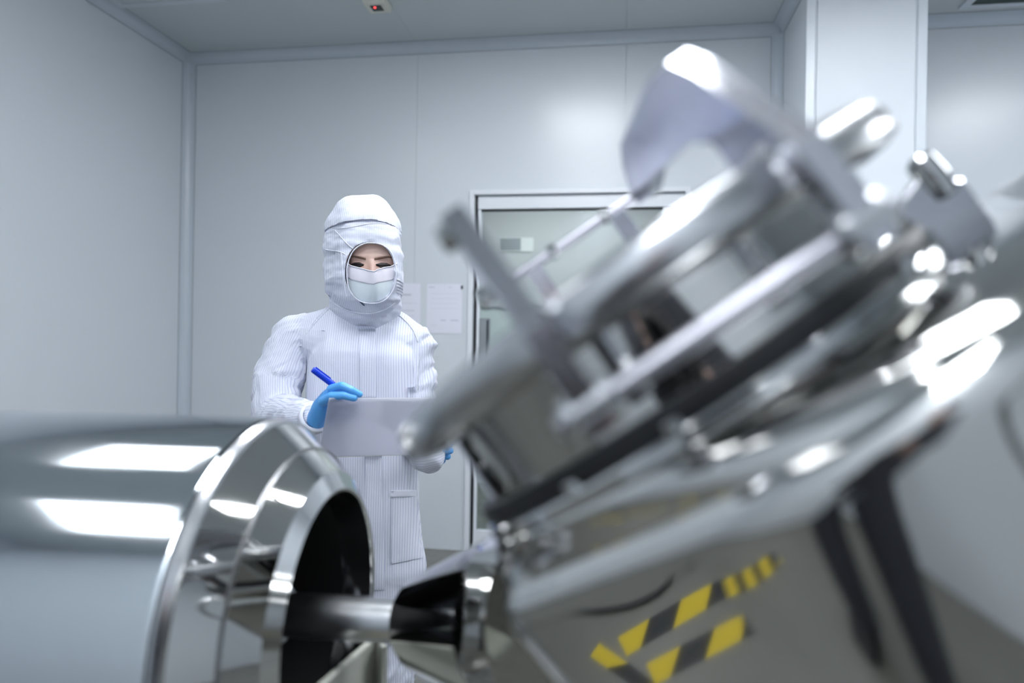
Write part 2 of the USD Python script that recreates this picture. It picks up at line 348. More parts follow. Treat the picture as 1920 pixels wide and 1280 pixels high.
part('finger_recess', roombox(DP0 + .10, DP0 + .112, QB + .008, QB + .012, 1.09, 1.375, .001), 'dark_iron', hd)
# corridor
QC = QB + 2.0
o = struct('wall_corridor', 'pale wall of the room behind the glass door')
part('upper_panel', roombox(-2.4, 2.4, QC, QC + .08, 1.62, 2.7, 0), 'corridor_upper', o, False)
part('ledge', roombox(-2.4, 2.4, QC - .03, QC + .08, 1.555, 1.62, .003), 'corridor_upper', o, False)
part('lower_panel', roombox(-2.4, 2.4, QC, QC + .08, 0, 1.555, 0), 'corridor_lower', o, False)
part('side_panel', roombox(-2.48, -2.4, QB + .08, QC, 0, 2.7, 0), 'corridor_upper', o, False)
part('side_panel', roombox(2.4, 2.48, QB + .08, QC, 0, 2.7, 0), 'corridor_upper', o, False)
part('upright_strip', roombox(.31, .335, QC - .012, QC, 1.62, 2.7, .002), 'corridor_lower', o, False)
o = struct('ceiling_corridor', 'ceiling of the room behind the glass door')
part('panel', roombox(-2.48, 2.48, QB + .08, QC + .08, 2.7, 2.76, 0), 'corridor_upper', o, False)
o = thing('added_corridor_light', 'unseen ceiling light added to light the room behind the glass door', 'light', RM(-.5, QB + .9, 2.68))  # added lamp, out of view, lights what shows through the pane
part('frame', roombox(-1.12, .12, QB + .58, QB + 1.22, 2.684, 2.7, .002), 'white_plastic', o)
part('diffuser', roombox(-1.09, .09, QB + .61, QB + 1.19, 2.68, 2.684, 0), 'corridor_glow', o, False)
def on_q(px, py, q):
    """Room point seen at (px, py) on the plane of room depth q."""
    d = cF + cR * (px - 960) / FPX + cU * (640 - py) / FPX
    t = q / (d @ eQ); P = CAM + t * d; return P @ eP, P[2]
p0, z1 = on_q(938, 446, QC); p1, z0 = on_q(1000, 472, QC); pm_ = on_q(977, 460, QC)[0]
o = thing('wall_sign', 'small white and dark notice on the wall behind the glass door', 'sign', RM((p0 + p1) / 2, QC, z0))
part('board', roombox(p0, p1, QC - .012, QC, z0, z1, .002), 'white_plastic', o)
part('dark_field', roombox(p0 + .004, pm_, QC - .014, QC - .012, z0 + .01, z1 - .004, .0005), 'grey_metal', o)

# papers taped to the wall
def paper(name, px0, py0, px1, py1, label, lines):
    p0, z1 = on_q(px0, py0, QB); p1, z0 = on_q(px1, py1, QB)
    o = thing(name, label, 'paper', RM((p0 + p1) / 2, QB - .001, z0))
    part('sheet', roombox(p0, p1, QB - .0022, QB - .0006, z0, z1, .0003), 'paper', o, False)
    for (a, b, c, d) in lines:
        part('print_line', roombox(p0 + a * (p1 - p0), p0 + b * (p1 - p0), QB - .0026, QB - .0022, z0 + c * (z1 - z0), z0 + d * (z1 - z0), 0), 'paper_ink', o, False)
    return o, p0, p1, z0, z1
o, p0, p1, z0, z1 = paper('notice_sheet', 801, 532, 865, 625, 'printed white sheet on the wall nearest the sliding door', [(.05, .22, .925, .94), (.62, .72, .925, .935), (.4, .56, .255, .27), (.68, .92, .255, .27), (.1, .9, .80, .803), (.1, .9, .70, .703), (.1, .9, .60, .603), (.1, .9, .5, .503), (.12, .3, .16, .165)])
part('pin', roombox(p1 - .006, p1 + .006, QB - .008, QB, z1 - .03, z1 - .008, .003), 'dark_iron', o)
paper('notice_sheet', 736, 531, 787, 625, 'printed white sheet on the wall directly behind the worker\'s shoulder', [(.25, .68, .76, .785), (.1, .8, .45, .46), (.1, .8, .35, .355), (.5, .9, .2, .21), (.1, .9, .6, .605)])

# ------------------------------------------------------------------ ceiling: light panels, vents, detector
def panel(p, q, w, l, glow, label):
    o = thing('ceiling_light', label, 'ceiling light', RM(p, q, ZC - .02), group='flush ceiling light panels over the machine')
    part('frame', roombox(p - w / 2 - .03, p + w / 2 + .03, q - l / 2 - .03, q + l / 2 + .03, ZC - .012, ZC, .003), 'white_plastic', o)
    part('diffuser', roombox(p - w / 2, p + w / 2, q - l / 2, q + l / 2, ZC - .016, ZC - .012, .001), glow, o, False)
for a_ in [(-1.95, 1.43, .56, .78, 'dim_glow', 'ceiling light panel mirrored as the upper white patch on the drum'),
           (-1.97, -.24, .58, .76, 'dim_glow', 'ceiling light panel mirrored as the lower white patch on the drum'),
           (-.3, 2.50, .60, .80, 'panel_glow', 'ceiling light panel that makes the soft gleam on the back wall'),
           (-.3, .85, .60, .80, 'panel_glow', 'ceiling light panel above the round tank lid'),
           (-.3, -.75, .60, .80, 'panel_glow', 'ceiling light panel over the rear wall end of the middle row'),
           (2.55, 2.35, .60, .80, 'panel_glow', 'unseen ceiling light panel near the right wall, added to brighten the pillar and the wall beside it'),  # extra panel, added to lift the pillar and the right side
           (1.22, 2.25, .12, 1.0, 'strip_glow', 'narrow ceiling light strip just in front of the pillar'),
           (1.22, 1.15, .12, 1.0, 'strip_glow', 'narrow ceiling light strip over the tank, second from the pillar')]: panel(*a_)
def grille(px, py, w, l, label, mat):
    d = cF + cR * (px - 960) / FPX + cU * (640 - py) / FPX; t = (ZC - CH) / d[2]; P = CAM + t * d; p, q = P @ eP, P @ eQ
    o = thing('ceiling_vent', label, 'vent', RM(p, q, ZC - .02))
    fr = tm(mf(roombox(p - w / 2, p + w / 2, q - l, q, ZC - .014, ZC, .003)) - mf(roombox(p - w / 2 + .04, p + w / 2 - .04, q - l + .04, q - .04, ZC - .05, ZC - .004, 0)))
    part('frame', fr, 'bright_trim', o)
    part('filter_face', roombox(p - w / 2 + .04, p + w / 2 - .04, q - l + .04, q - .04, ZC - .009, ZC - .004, 0), mat, o, False)
grille(325, 5, .62, 1.2, 'flush white filter panel in the ceiling near the left corner', 'ceiling_paint')
grille(1905, 8, .55, 1.2, 'flush vent with a dark opening in the ceiling right of the pillar', 'ceiling_dark')
d = cF + cR * (707 - 960) / FPX + cU * (640 - 15) / FPX; P = CAM + (ZC - .03 - CH) / d[2] * d; p, q = P @ eP, P @ eQ
o = thing('smoke_detector', 'small square cream sensor with a red lamp on the ceiling', 'detector', RM(p, q, ZC - .035))
part('housing', hull(*[np.array([RM(p + a * .062, q + b * .062, ZC) for a in (-1, 1) for b in (-1, 1)]), np.array([RM(p + a * .056, q + b * .056, ZC - .03) for a in (-1, 1) for b in (-1, 1)])]), 'cream_plastic', o, 20)
part('lens', roombox(p - .03, p + .03, q - .03, q + .03, ZC - .033, ZC - .03, .001), 'black_plastic', o)
part('lamp', trimesh.Trimesh(sph(RM(p - .006, q - .016, ZC - .034), .006), trimesh.creation.icosphere(2).faces, process=False), 'red_led', o, True)

# ------------------------------------------------------------------ bearing drum on the left, shaft
AX = np.array([math.cos(.115), -math.sin(.115), .007]); AX /= np.linalg.norm(AX)
HC = W(629, 1157, .9)                                    # centre of the bore's mouth
def on_ax(s): return HC + s * AX
o = thing('bearing_housing', 'large polished steel drum with a round open end, lower left', 'machine housing', (on_ax(-.35)[0], on_ax(-.35)[1], 0))
part('drum', lathe([(-1.25, .0), (-1.25, .24), (-1.235, .254), (-.099, .254), (-.094, .252)], HC, AX, 256, cap=False), 'drum_steel', o)
part('rim', ringlathe([(-.094, .20), (-.094, .2505), (-.088, .2525), (-.080, .2485), (-.078, .2445), (-.078, .20)], HC, AX, 256), 'satin_steel', o, label='bright bevelled rim')
part('nose_ring', lathe([(-.0785, .2447), (-.0405, .2125)], HC, AX, 256, cap=False), 'mirror_steel', o)
part('nose_cone', lathe([(-.0405, .2125), (-.0112, .1842)], HC, AX, 256, cap=False), 'mirror_steel', o, label='mirror polished taper')
part('mouth_flange', lathe([(-.0112, .1842), (.0, .1625), (-.0015, .159), (-.006, .1575), (-.05, .1575)], HC, AX, 256, cap=False), 'polished_steel', o, 20)
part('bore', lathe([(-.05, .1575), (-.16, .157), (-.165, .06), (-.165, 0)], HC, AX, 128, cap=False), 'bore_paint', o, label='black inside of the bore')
part('weld_band', ringlathe([(-.043, .2150), (-.042, .2160), (-.039, .2130), (-.040, .210)], HC, AX, 256), 'dull_steel', o)
part('bearing', ringlathe([(-.155, .045), (-.155, .088), (-.115, .088), (-.108, .082), (-.108, .066), (-.12, .060), (-.12, .045)], HC, AX, 96), 'dark_iron', o, label='dark bearing ring')
part('seal_ring', ringlathe([(-.13, .034), (-.13, .055), (-.092, .055), (-.086, .050), (-.086, .034)], HC, AX, 96), 'rubber', o)
for k in range(6):
    th = k * math.pi / 3 + .3; e1, e2, _ = frame(AX)
    part('bolt', hexbolt(on_ax(-.108) + .074 * (math.cos(th) * e1 + math.sin(th) * e2), AX, .0065, .007), 'dark_iron', o)
# pedestal under the drum
b0 = on_ax(-.45); b1 = on_ax(-1.05)
for c in (b0, b1):
    part('pedestal', hull(np.array([[c[0] + sx * .12, c[1] + sy * .2, .03] for sx in (-1, 1) for sy in (-1, 1)]), np.array([[c[0] + sx * .10, c[1] + sy * .15, HC[2] - .17] for sx in (-1, 1) for sy in (-1, 1)])), 'satin_steel', o, 20)
part('foot_plate', rbox((b1[0] - .2, b0[1] - .28, 0), (b0[0] + .2, b1[1] + .28, .03), .004), 'satin_steel', o)
# floor column below the shaft
o = thing('support_post', 'tapered pale steel post below the shaft', 'post', (on_ax(.03)[0], on_ax(.03)[1] + .03, 0))
def on_s(px, py, s_):
    d = cF + cR * (px - 960) / FPX + cU * (640 - py) / FPX; t = ((HC - CAM) @ AX + s_) / (d @ AX); return CAM + t * d
g0, g1, g2, g3 = on_s(600, 1282, .012), on_s(694, 1199, .012), on_s(709, 1197, .012), on_s(700, 1282, .012)
dn = lambda p, z: np.array([p[0], p[1], z])
part('gusset', plate([g0, g1, g2, dn(g2, .03), dn(g0, .03)], .010), 'grey_paint', o)
h0, h1 = on_s(709, 1197, .02), on_s(722, 1212, .045)
part('flange', plate([h0, h1, dn(h1, .03), dn(h0, .03)], .008), 'grey_paint', o)
part('foot_plate', rbox((min(g0[0], h1[0]) - .02, min(g2[1], g0[1]) - .02, 0), (max(g0[0], h1[0]) + .02, max(g2[1], g0[1]) + .03, .03), .004), 'grey_paint', o)

# hazard tape on the floor beside the machine
def tape(name, a, b, w, label):
    a, b = RM(*a, 0.), RM(*b, 0.); d = b - a; L = np.linalg.norm(d); d /= L; e = np.array([-d[1], d[0], 0])
    n_ = 24; P = np.array([[a + d * L * i / n_ + e * w * (j - .5) + eZ * .0006 for i in range(n_ + 1)] for j in (0, 1)])
    uv = np.array([[L * i / n_, w * j] for j in (0, 1) for i in range(n_ + 1)])
    top = gridmesh(P); 
    if top.face_normals[0][2] < 0: top.invert()
    v = np.vstack([top.vertices, top.vertices - eZ * .0006]); k = len(top.vertices)
    ids = np.r_[np.arange(n_ + 1), np.arange(2 * n_ + 1, n_, -1)]; nx = np.roll(ids, -1)
    f = np.vstack([top.faces, np.stack([ids, nx, nx + k], 1), np.stack([ids, nx + k, ids + k], 1)])
    m = trimesh.Trimesh(v, f, process=False)
    o = thing(name, label, 'tape', (a + b) / 2)
    part('strip', m, 'hazard', o, False, uv=np.vstack([uv, uv]))
tape('floor_tape', (-.597, .325), (-.352, -.44), .048, 'longer yellow and black striped tape on the floor, mirrored in the tank')
tape('floor_tape', (-.508, .325), (-.418, .09), .048, 'shorter yellow and black striped tape beside the longer strip, mirrored in the tank')
tape('floor_tape', (-.640, .372), (-.475, .345), .034, 'short crosswise end strip of yellow and black floor tape, mirrored in the tank')

cp_ = spline([RM(-2.62, -.80, .009), RM(-1.7, -.52, .009), RM(-1.0, -.10, .009), RM(-.70, .06, .009), RM(-.625, .15, .009), RM(-.66, .26, .009), RM(-.80, .36, .009), RM(-1.02, .46, .009), RM(-1.22, .50, .009)], 90)
single('floor_cable', tube(cp_, .0085, 10), 'rubber', 'thin black cable snaking across the floor below the drum, mirrored in the tank', 'cable', True)

# ------------------------------------------------------------------ blender tank with its round lid
NV = np.array([-.58, .115, .83]); NV /= np.linalg.norm(NV)               # axis of neck and lid
UL = np.array([.835, 0.0, .55]); UL -= (UL @ NV) * NV; UL /= np.linalg.norm(UL)
WL = np.cross(NV, UL); WL = -WL if WL[1] > 0 else WL                      # towards the camera
LC = W(1186, 561, .60)                                                   # centre of the lid
def T(u, w, h): return LC + u * UL + w * WL + h * NV
def TT(pts): return np.array([T(*p) for p in pts])
tank = thing('blender_tank', 'mirror polished steel blender tank tilted in the foreground', 'mixing tank', (.35, .62, .45))
FACE_CORNER = (-1.06, .24)
def tank_shell():
    """Eccentric double cone: rings from the neck over a rounded shoulder down to the narrow outlet."""
    th = np.radians(np.linspace(52, -6, 14)); KR, KH, KC = .030, -.152, .226
    rings = [(-.0975, .203, .0, .0), (-.0985, .208, .0, .0), (-.1030, .2135, .008, .002), (-.1105, .2260, .034, .006), (-.1200, .2385, .060, .010)]
    rings += [(KH + KR * math.sin(t), KC + KR * math.cos(t), .080, .012) for t in th]
    h1, r1 = rings[-1][0], rings[-1][1]
    rings += [(h1 - x, r1 - .10 * x, .080, .012) for x in np.linspace(.012, .42, 26)]
    h2, r2 = rings[-1][0], rings[-1][1]
    rings += [(h2 - .10 * math.sin(t), r2 * math.cos(t) + .001, .080, .012) for t in np.radians(np.linspace(8, 90, 12))]
    n = 256; t = np.arange(n) * 2 * np.pi / n; P = []
    # plan of the body: a circle drawn out to a flat face on its near left side
    cc = np.stack([np.cos(t), np.sin(t)], 1); co = np.array(FACE_CORNER) + .12 * cc
    from scipy.spatial import ConvexHull
    H = ConvexHull(np.vstack([cc, co])); eqn = H.equations
    rad = np.min(np.where(eqn[:, :2] @ cc.T > 1e-6, -eqn[:, 2:3] / np.maximum(eqn[:, :2] @ cc.T, 1e-6), 9), 0)
    for h, r, cu, cw in rings:
        x = np.cos(t); k = np.clip(cu / .08, 0, 1) * np.clip((h + .75) / .3, 0, 1)
        rr_ = r * (1 + (rad - 1) * np.clip(cu / .08, 0, 1)); u = cu + rr_ * x * np.where(x > 0, 1 + .32 * k * x, 1); w = cw + rr_ * np.sin(t)
        P.append(LC + u[:, None] * UL + w[:, None] * WL + (h + .07 * k * np.clip(u, 0, 1))[:, None] * NV)
    P = np.array(P); k_ = len(rings); i, j = np.meshgrid(np.arange(k_ - 1), np.arange(n), indexing='ij'); j2 = (j + 1) % n
    q = np.stack([i * n + j, i * n + j2, (i + 1) * n + j2, (i + 1) * n + j], -1).reshape(-1, 4)
    m = trimesh.Trimesh(P.reshape(-1, 3), np.vstack([q[:, [0, 1, 2]], q[:, [0, 2, 3]]]), process=False)
    if (m.face_normals[1000] @ (m.triangles_center[1000] - T(.08, 0, -.3))) < 0: m.invert()
    return m
shell = tank_shell()
part('body', shell, 'mirror_steel', tank, 40)
part('neck', lathe([(-.11, .197), (-.10, .192), (-.02, .192), (-.018, .200), (-.0135, .200)], LC, NV, 192, cap=False), 'mirror_steel', tank)
part('neck_gasket', ringlathe([(-.0895, .193), (-.0895, .202), (-.081, .2045), (-.073, .202), (-.073, .193)], LC, NV, 160), 'rubber', tank, label='black gasket ring round the neck')
part('base_flange', ringlathe([(-.099, .19), (-.099, .206), (-.097, .2075), (-.091, .2075), (-.089, .206), (-.089, .19)], LC, NV, 192), 'polished_steel', tank)
e1, e2, _ = frame(NV)
lid = thing('tank_lid', 'round steel lid with a turned-down rim on the tilted tank', 'lid', T(0, 0, -.0135))
part('disc', ringlathe([(.012, 0.0005), (.012, .2240), (.0100, .2270), (.0050, .2291), (-.0030, .2300), (-.0105, .2299), (-.0128, .2285), (-.0128, .2160), (-.010, .2125), (-.004, .211), (.002, .0005)], LC, NV, 256), 'satin_steel', lid)
part('rim_bead', ringlathe([(-.0132, .2145), (-.0155, .2165), (-.0165, .2195), (-.0155, .2225), (-.0132, .2245)], LC, NV, 192), 'satin_steel', lid)
part('lid_gasket', ringlathe([(-.0132, .1955), (-.0135, .209), (-.004, .209), (-.004, .1955)], LC, NV, 128), 'rubber', lid)
# hinge: two upright arm plates over the lid, joined by pins
hinge = lid
ARM = [(.247, -.064), (.247, .0), (.226, .032), (.203, .074), (.182, .096), (.141, .107), (.003, .117), (-.03, .108), (-.062, .090), (-.062, .076), (-.02, .070), (.02, .074), (.134, .058), (.165, .042), (.165, .0175), (.2222, .0175), (.2222, -.064)]
for u in (-.0925, .0755):
    part('arm_plate', plate([T(u, w, h) for w, h in ARM], .015, .0), 'plate_steel', hinge, 20)
    part('pin_boss', lathe([(-.014, .012), (-.012, .0135), (.012, .0135), (.014, .012)], T(u, .2345, -.05), UL, 40), 'satin_steel', hinge)
    s_ = -1 if u < 0 else 1
    part('bolt', hexbolt(T(u + s_ * .0075, -.06, .084), s_ * UL, .0115, .010), 'polished_steel', hinge)
    part('bolt', hexbolt(T(u + s_ * .0075, .17, .085), s_ * UL, .010, .009), 'polished_steel', hinge)
part('hinge_pin', rod(T(-.112, .2345, -.05), T(.096, .2345, -.05), .0062, 40), 'rod_steel', hinge)
part('tie_rod', rod(T(-.105, -.06, .084), T(.088, -.06, .084), .0052, 32), 'rod_steel', hinge)
for u in (-.03, .03):
    part('nut', hexbolt(T(u, -.06, .084), UL, .0085, .009), 'polished_steel', hinge)
for u in (-.05, .045):
    part('tie_lug', plate([T(u - .008, -.06, .084 + .004), T(u + .008, -.06, .084 + .004), T(u + .008, -.06, .013), T(u - .008, -.06, .013)], .006, .0), 'plate_steel', hinge)
# small parts round the neck
for k, (u, w) in enumerate([(.125, .172), (.165, .13), (.19, .09), (-.06, .205), (-.13, .165)]):
    part('flange_bolt', hexbolt(T(u * .96, w * .96, -.0895), NV, .006, .008), 'polished_steel', tank)
clamp = tank
part('clamp_lug', plate([T(.205, .03, -.108), T(.262, .03, -.108), T(.262, .03, -.07), T(.235, .03, -.05), T(.205, .03, -.06)], .018, .002), 'plate_steel', clamp)
part('clamp_knob', lathe([(-.02, .006), (-.018, .011), (.0, .0125), (.016, .011), (.02, .006)], T(.245, .035, -.055), NV, 32), 'polished_steel', clamp)
# drive arm from the shaft to the tank
part('drive_shaft', rod(on_ax(-.16), on_ax(.13), .0275, 64, .04), 'satin_steel', tank, label='short thick satin shaft')
part('shaft_collar', lathe([(-.088, .03), (-.088, .036), (-.084, .037), (-.070, .037), (-.066, .034), (-.066, .028)], HC, AX, 64), 'satin_steel', tank)
arm = tank
AE = W(1035, 1165, .69)
A0 = on_ax(.128); ad = AE - A0; AL = np.linalg.norm(ad)
part('drive_hub', lathe([(-.002, .028), (-.002, .058), (.0, .0605), (.004, .0625), (AL * .90, .098), (AL * .93, .100), (AL * 1.15, .101), (AL * 1.15, .001)], A0, ad, 128), 'mirror_steel', tank, label='mirror polished tapered hub on the shaft')
part('weld_collar', ringlathe([(-.005, .09), (-.005, .0985), (0, .1015), (.005, .1005), (.005, .09)], A0 + .91 * ad, ad, 128), 'satin_steel', tank)

# ------------------------------------------------------------------ the worker
PB = W(683, 640, 1.97)
worker = thing('person', 'person in white hooded coverall, mask and blue gloves writing on a clipboard', 'person', (PB[0], PB[1], 0))
def J(px, py, Y, r): return (W(px, py, Y), r)
rng = np.random.default_rng(5)
# --- the body inside the clothes: one continuous figure (head with face, trunk, arms with hands, legs)
EYE = W(697, 496, 1.866)
def body_mesh():
    bones = [chain([J(683, 600, 1.97, .05), J(685, 690, 1.97, .085), J(685, 830, 1.97, .085), J(685, 950, 1.97, .09)]),
             chain([J(565, 634, 1.985, .038), J(766, 636, 1.985, .034)]),
             chain([J(565, 634, 1.985, .038), J(523, 778, 1.90, .034), J(597, 780, 1.655, .024)]), chain([J(766, 638, 1.985, .032), J(782, 730, 1.965, .032), J(792, 812, 1.94, .032), J(806, 857, 1.735, .023)])]
    for s_, x in ((-1, 645), (1, 722)):
        P0, P1 = W(x, 960, 1.97), W(x, 1240, 1.96); P2 = np.array([P1[0], 1.98, .09])
        bones.append(chain([(P0, .08), (P1, .05), (P2, .038)]))
        bones.append(hull(sph(P2 + [0, 0, -.035], .036), sph(P2 + [0, -.13, -.05], .028)))
    hd = hull(sph(W(690, 470, 1.965), (.062, .076, .080), 3), sph(W(697, 540, 1.925), (.040, .04, .045), 3))
    bones += [hd, chain([J(683, 600, 1.97, .05), J(688, 540, 1.95, .045)])]
    t = smoothed(m3.Manifold.batch_boolean(bones, m3.OpType.Add), .02, 6)
    return t
bm = body_mesh()
# finer head, sculpted: front of the face
v = bm.vertices
part('body', bm, 'skin', worker, True)
def face():
    """The visible front of the face as a fine sculpted mask of skin joined to the head."""
    n = 70
    X, Z = np.meshgrid(np.linspace(-.066, .066, n), np.linspace(-.075, .062, n), indexing='ij')
    Y = -.036 * np.sqrt(np.clip(1 - (X / .074) ** 2, 0.02, 1)) - .012 * np.sqrt(np.clip(1 - (Z / .095) ** 2, .05, 1))
    gz = lambda x, z, sx, sz: np.exp(-((X - x) / sx) ** 2 - ((Z - z) / sz) ** 2)
    nose = np.exp(-((X - .008) / .011) ** 2) * np.clip((.012 - Z) / .055, 0, 1) ** .9 * np.where(Z > -.045, 1, np.exp(-((Z + .045) / .01) ** 2))
    Y -= .024 * nose + .004 * gz(.006, .004, .012, .014)
    for ex in (-.033, .032):
        Y += .0085 * gz(ex, .002, .019, .010)          # socket
        Y -= .0065 * gz(ex, -.001, .014, .0075)         # lowered lid over the ball
        Y -= .0035 * gz(ex, .021, .022, .007)           # brow ridge
        Y -= .004 * gz(ex * 1.2, -.024, .016, .013)     # cheek
    Y += .012 * np.clip((np.abs(X) - .045) / .016, 0, 1) ** 2
    P = np.stack([EYE[0] + X, EYE[1] + .028 + Y, EYE[2] + Z], -1)
    return P, X, Z
FP, FX, FZ = face()
fc = part('face', slab(FP[::-1], .02), 'skin', worker, True)
def on_face(x, z, out=.0006):
    i = np.interp(x, np.linspace(-.066, .066, 70), np.arange(70)); j = np.interp(z, np.linspace(-.075, .062, 70), np.arange(70))
    i0, j0 = int(i), int(j); a, b = i - i0, j - j0; i1, j1 = min(i0 + 1, 69), min(j0 + 1, 69)
    P = (FP[i0, j0] * (1 - a) + FP[i1, j0] * a) * (1 - b) + (FP[i0, j1] * (1 - a) + FP[i1, j1] * a) * b
    return P + np.array([0, -out, 0])
def facepatch(name, top, bot, mat, t=.0012, out=.0008):
    xs = np.linspace(0, 1, 24); A = []
    tp, bt_ = np.array(top), np.array(bot)
    xt = np.interp(xs, np.linspace(0, 1, len(tp)), tp[:, 0]); zt = np.interp(xs, np.linspace(0, 1, len(tp)), tp[:, 1])
    xb = np.interp(xs, np.linspace(0, 1, len(bt_)), bt_[:, 0]); zb = np.interp(xs, np.linspace(0, 1, len(bt_)), bt_[:, 1])
    for k in np.linspace(0, 1, 5): A.append([on_face(x0 * (1 - k) + x1 * k, z0 * (1 - k) + z1 * k, out + .0006 * math.sin(math.pi * k)) for x0, z0, x1, z1 in zip(xt, zt, xb, zb)])
    return part(name, slab(np.array(A), t), mat, fc, True)
for s_ in (-1, 1):
    c = -.033 if s_ < 0 else .032
    facepatch('eyebrow', [(c - s_ * .021, .0155), (c - s_ * .004, .0195), (c + s_ * .012, .0220), (c + s_ * .027, .0205)], [(c - s_ * .021, .0095), (c - s_ * .004, .0135), (c + s_ * .012, .0172), (c + s_ * .028, .0190)], 'brow_hair')
    facepatch('eye', [(c - s_ * .015, -.003), (c - s_ * .004, .001), (c + s_ * .008, .001), (c + s_ * .018, -.002)], [(c - s_ * .015, -.005), (c - s_ * .004, -.0100), (c + s_ * .008, -.0098), (c + s_ * .018, -.005)], 'lash', out=.001)
    facepatch('eyelash', [(c - s_ * .0160, -.001), (c - s_ * .004, .0042), (c + s_ * .010, .0038), (c + s_ * .0225, -.0015)], [(c - s_ * .0155, -.0045), (c - s_ * .004, -.0030), (c + s_ * .010, -.0032), (c + s_ * .0215, -.0050)], 'lash', t=.003, out=.0028)
# --- coverall
BONES = []
def cbone(js): BONES.extend([(a[0], b[0], (a[1] + b[1]) / 2) for a, b in zip(js[:-1], js[1:])]); return chain(js)
def cloth():
    P = []
    chest = [J(645, 676, 1.955, .100), J(724, 680, 1.96, .092), J(720, 820, 1.955, .088), J(634, 820, 1.955, .094)]
    hip = [J(720, 960, 1.955, .096), J(624, 960, 1.955, .105)]
    low = [J(735, 1060, 1.955, .100), J(628, 1060, 1.955, .105)]
    sh = [J(556, 628, 1.985, .054), J(772, 634, 1.99, .050)]
    nk = [J(664, 592, 1.965, .052), J(706, 592, 1.965, .052)]
    P.append(hull(*[sph(*j) for j in [J(640, 650, 1.96, .085), J(726, 652, 1.965, .080)] + sh + nk]))
    P.append(hull(*[sph(*j) for j in chest + [J(650, 640, 1.965, .08), J(718, 640, 1.965, .078)]]))
    P.append(hull(*[sph(*j) for j in chest[2:] + hip])); P.append(hull(*[sph(*j) for j in hip + low]))
    BONES.append((W(683, 600, 1.95), W(683, 1120, 1.95), .16))
    P.append(cbone([J(551, 633, 1.98, .066), J(520, 715, 1.94, .071), J(517, 782, 1.89, .066), J(556, 785, 1.77, .058), J(588, 783, 1.67, .041)]))
    P.append(cbone([J(778, 640, 1.985, .055), J(782, 730, 1.965, .054), J(792, 815, 1.94, .055), J(800, 850, 1.83, .046), J(806, 858, 1.74, .038)]))
    for x in (640, 726):
        P0, P1 = W(x, 1050, 1.955), W(x, 1260, 1.95); P2 = np.array([P1[0], 1.97, .10])
        P.append(cbone([(P0, .10), (P1, .082), (P2, .07)]))
    return m3.Manifold.batch_boolean(P, m3.OpType.Add)
ct = smoothed(cloth(), .0085, 14)
def near_bone(v):
    best = np.full(len(v), 1e9); bi = np.zeros(len(v), int); tt = np.zeros(len(v))
    for k, (a, b, r) in enumerate(BONES):
        d = b - a; t = np.clip(((v - a) @ d) / (d @ d), 0, 1); dist = np.linalg.norm(v - a - t[:, None] * d, axis=1) / r
        m = dist < best; best[m] = dist[m]; bi[m] = k; tt[m] = t[m]
    return bi, tt
vv = np.array(ct.vertices); bi, tt = near_bone(vv); nn = np.array(ct.vertex_normals)
u = np.zeros(len(vv))
fold = np.zeros(len(vv))
for k, (a, b, r) in enumerate(BONES):
    m = bi == k; d = (b - a) / np.linalg.norm(b - a)
    e = np.cross(d, [0, -1, 0]); e /= np.linalg.norm(e)
    if e[0] < 0: e = -e
    u[m] = (vv[m] - a) @ e
    if k == 0:      # trunk: long soft vertical folds
        q = np.stack([vv[m, 0] * 11, vv[m, 1] * 6, vv[m, 2] * 3.0], 1); fold[m] = (meshkit.fbm(q, 3, 3) - .5) * .034
    else:           # sleeves, legs: folds that run round and slantwise
        al = (vv[m] - a) @ d; g = np.cross(d, e)
        q = np.stack([al * 20 + ((vv[m] - a) @ e) * 14, ((vv[m] - a) @ e) * 9 + 7 * k, ((vv[m] - a) @ g) * 7], 1); fold[m] = (np.abs(meshkit.fbm(q, 3, 8) - .5) * 2 - .3) * .026
w8 = np.zeros(len(vv)); 
vv = vv + nn * fold[:, None]
ct.vertices = vv
coverall = part('coverall', ct, 'coverall_cloth', worker, True, uv=np.stack([u, vv[:, 2]], 1))
HIT = ct
def raycast(mesh, pxs):
    """Where the sight lines of the pixels meet the mesh (nearest)."""
    tri = mesh.triangles; out = []
    A, B, C = tri[:, 0], tri[:, 1], tri[:, 2]
    c2 = PXY(np.vstack([A, B, C])); n = len(A); a2, b2, d2 = c2[:n], c2[n:2 * n], c2[2 * n:]
    dep = ((A + B + C) / 3)[:, 1]
    den = (b2[:, 1] - d2[:, 1]) * (a2[:, 0] - d2[:, 0]) + (d2[:, 0] - b2[:, 0]) * (a2[:, 1] - d2[:, 1]); den = np.where(np.abs(den) < 1e-12, 1e-12, den)
    for x, y in pxs:
        l1 = ((b2[:, 1] - d2[:, 1]) * (x - d2[:, 0]) + (d2[:, 0] - b2[:, 0]) * (y - d2[:, 1])) / den
        l2 = ((d2[:, 1] - a2[:, 1]) * (x - d2[:, 0]) + (a2[:, 0] - d2[:, 0]) * (y - d2[:, 1])) / den
        ok = (l1 >= -1e-6) & (l2 >= -1e-6) & (l1 + l2 <= 1 + 1e-6)
        if not ok.any(): out.append(None); continue
        k = np.where(ok)[0][dep[ok].argmin()]
        out.append(l1[k] * A[k] + l2[k] * B[k] + (1 - l1[k] - l2[k]) * C[k])
    return out
def PXY(P):
    d = np.asarray(P) - CAM; z = d @ cF
    return np.stack([960 + FPX * (d @ cR) / z, 640 - FPX * (d @ cU) / z], 1)
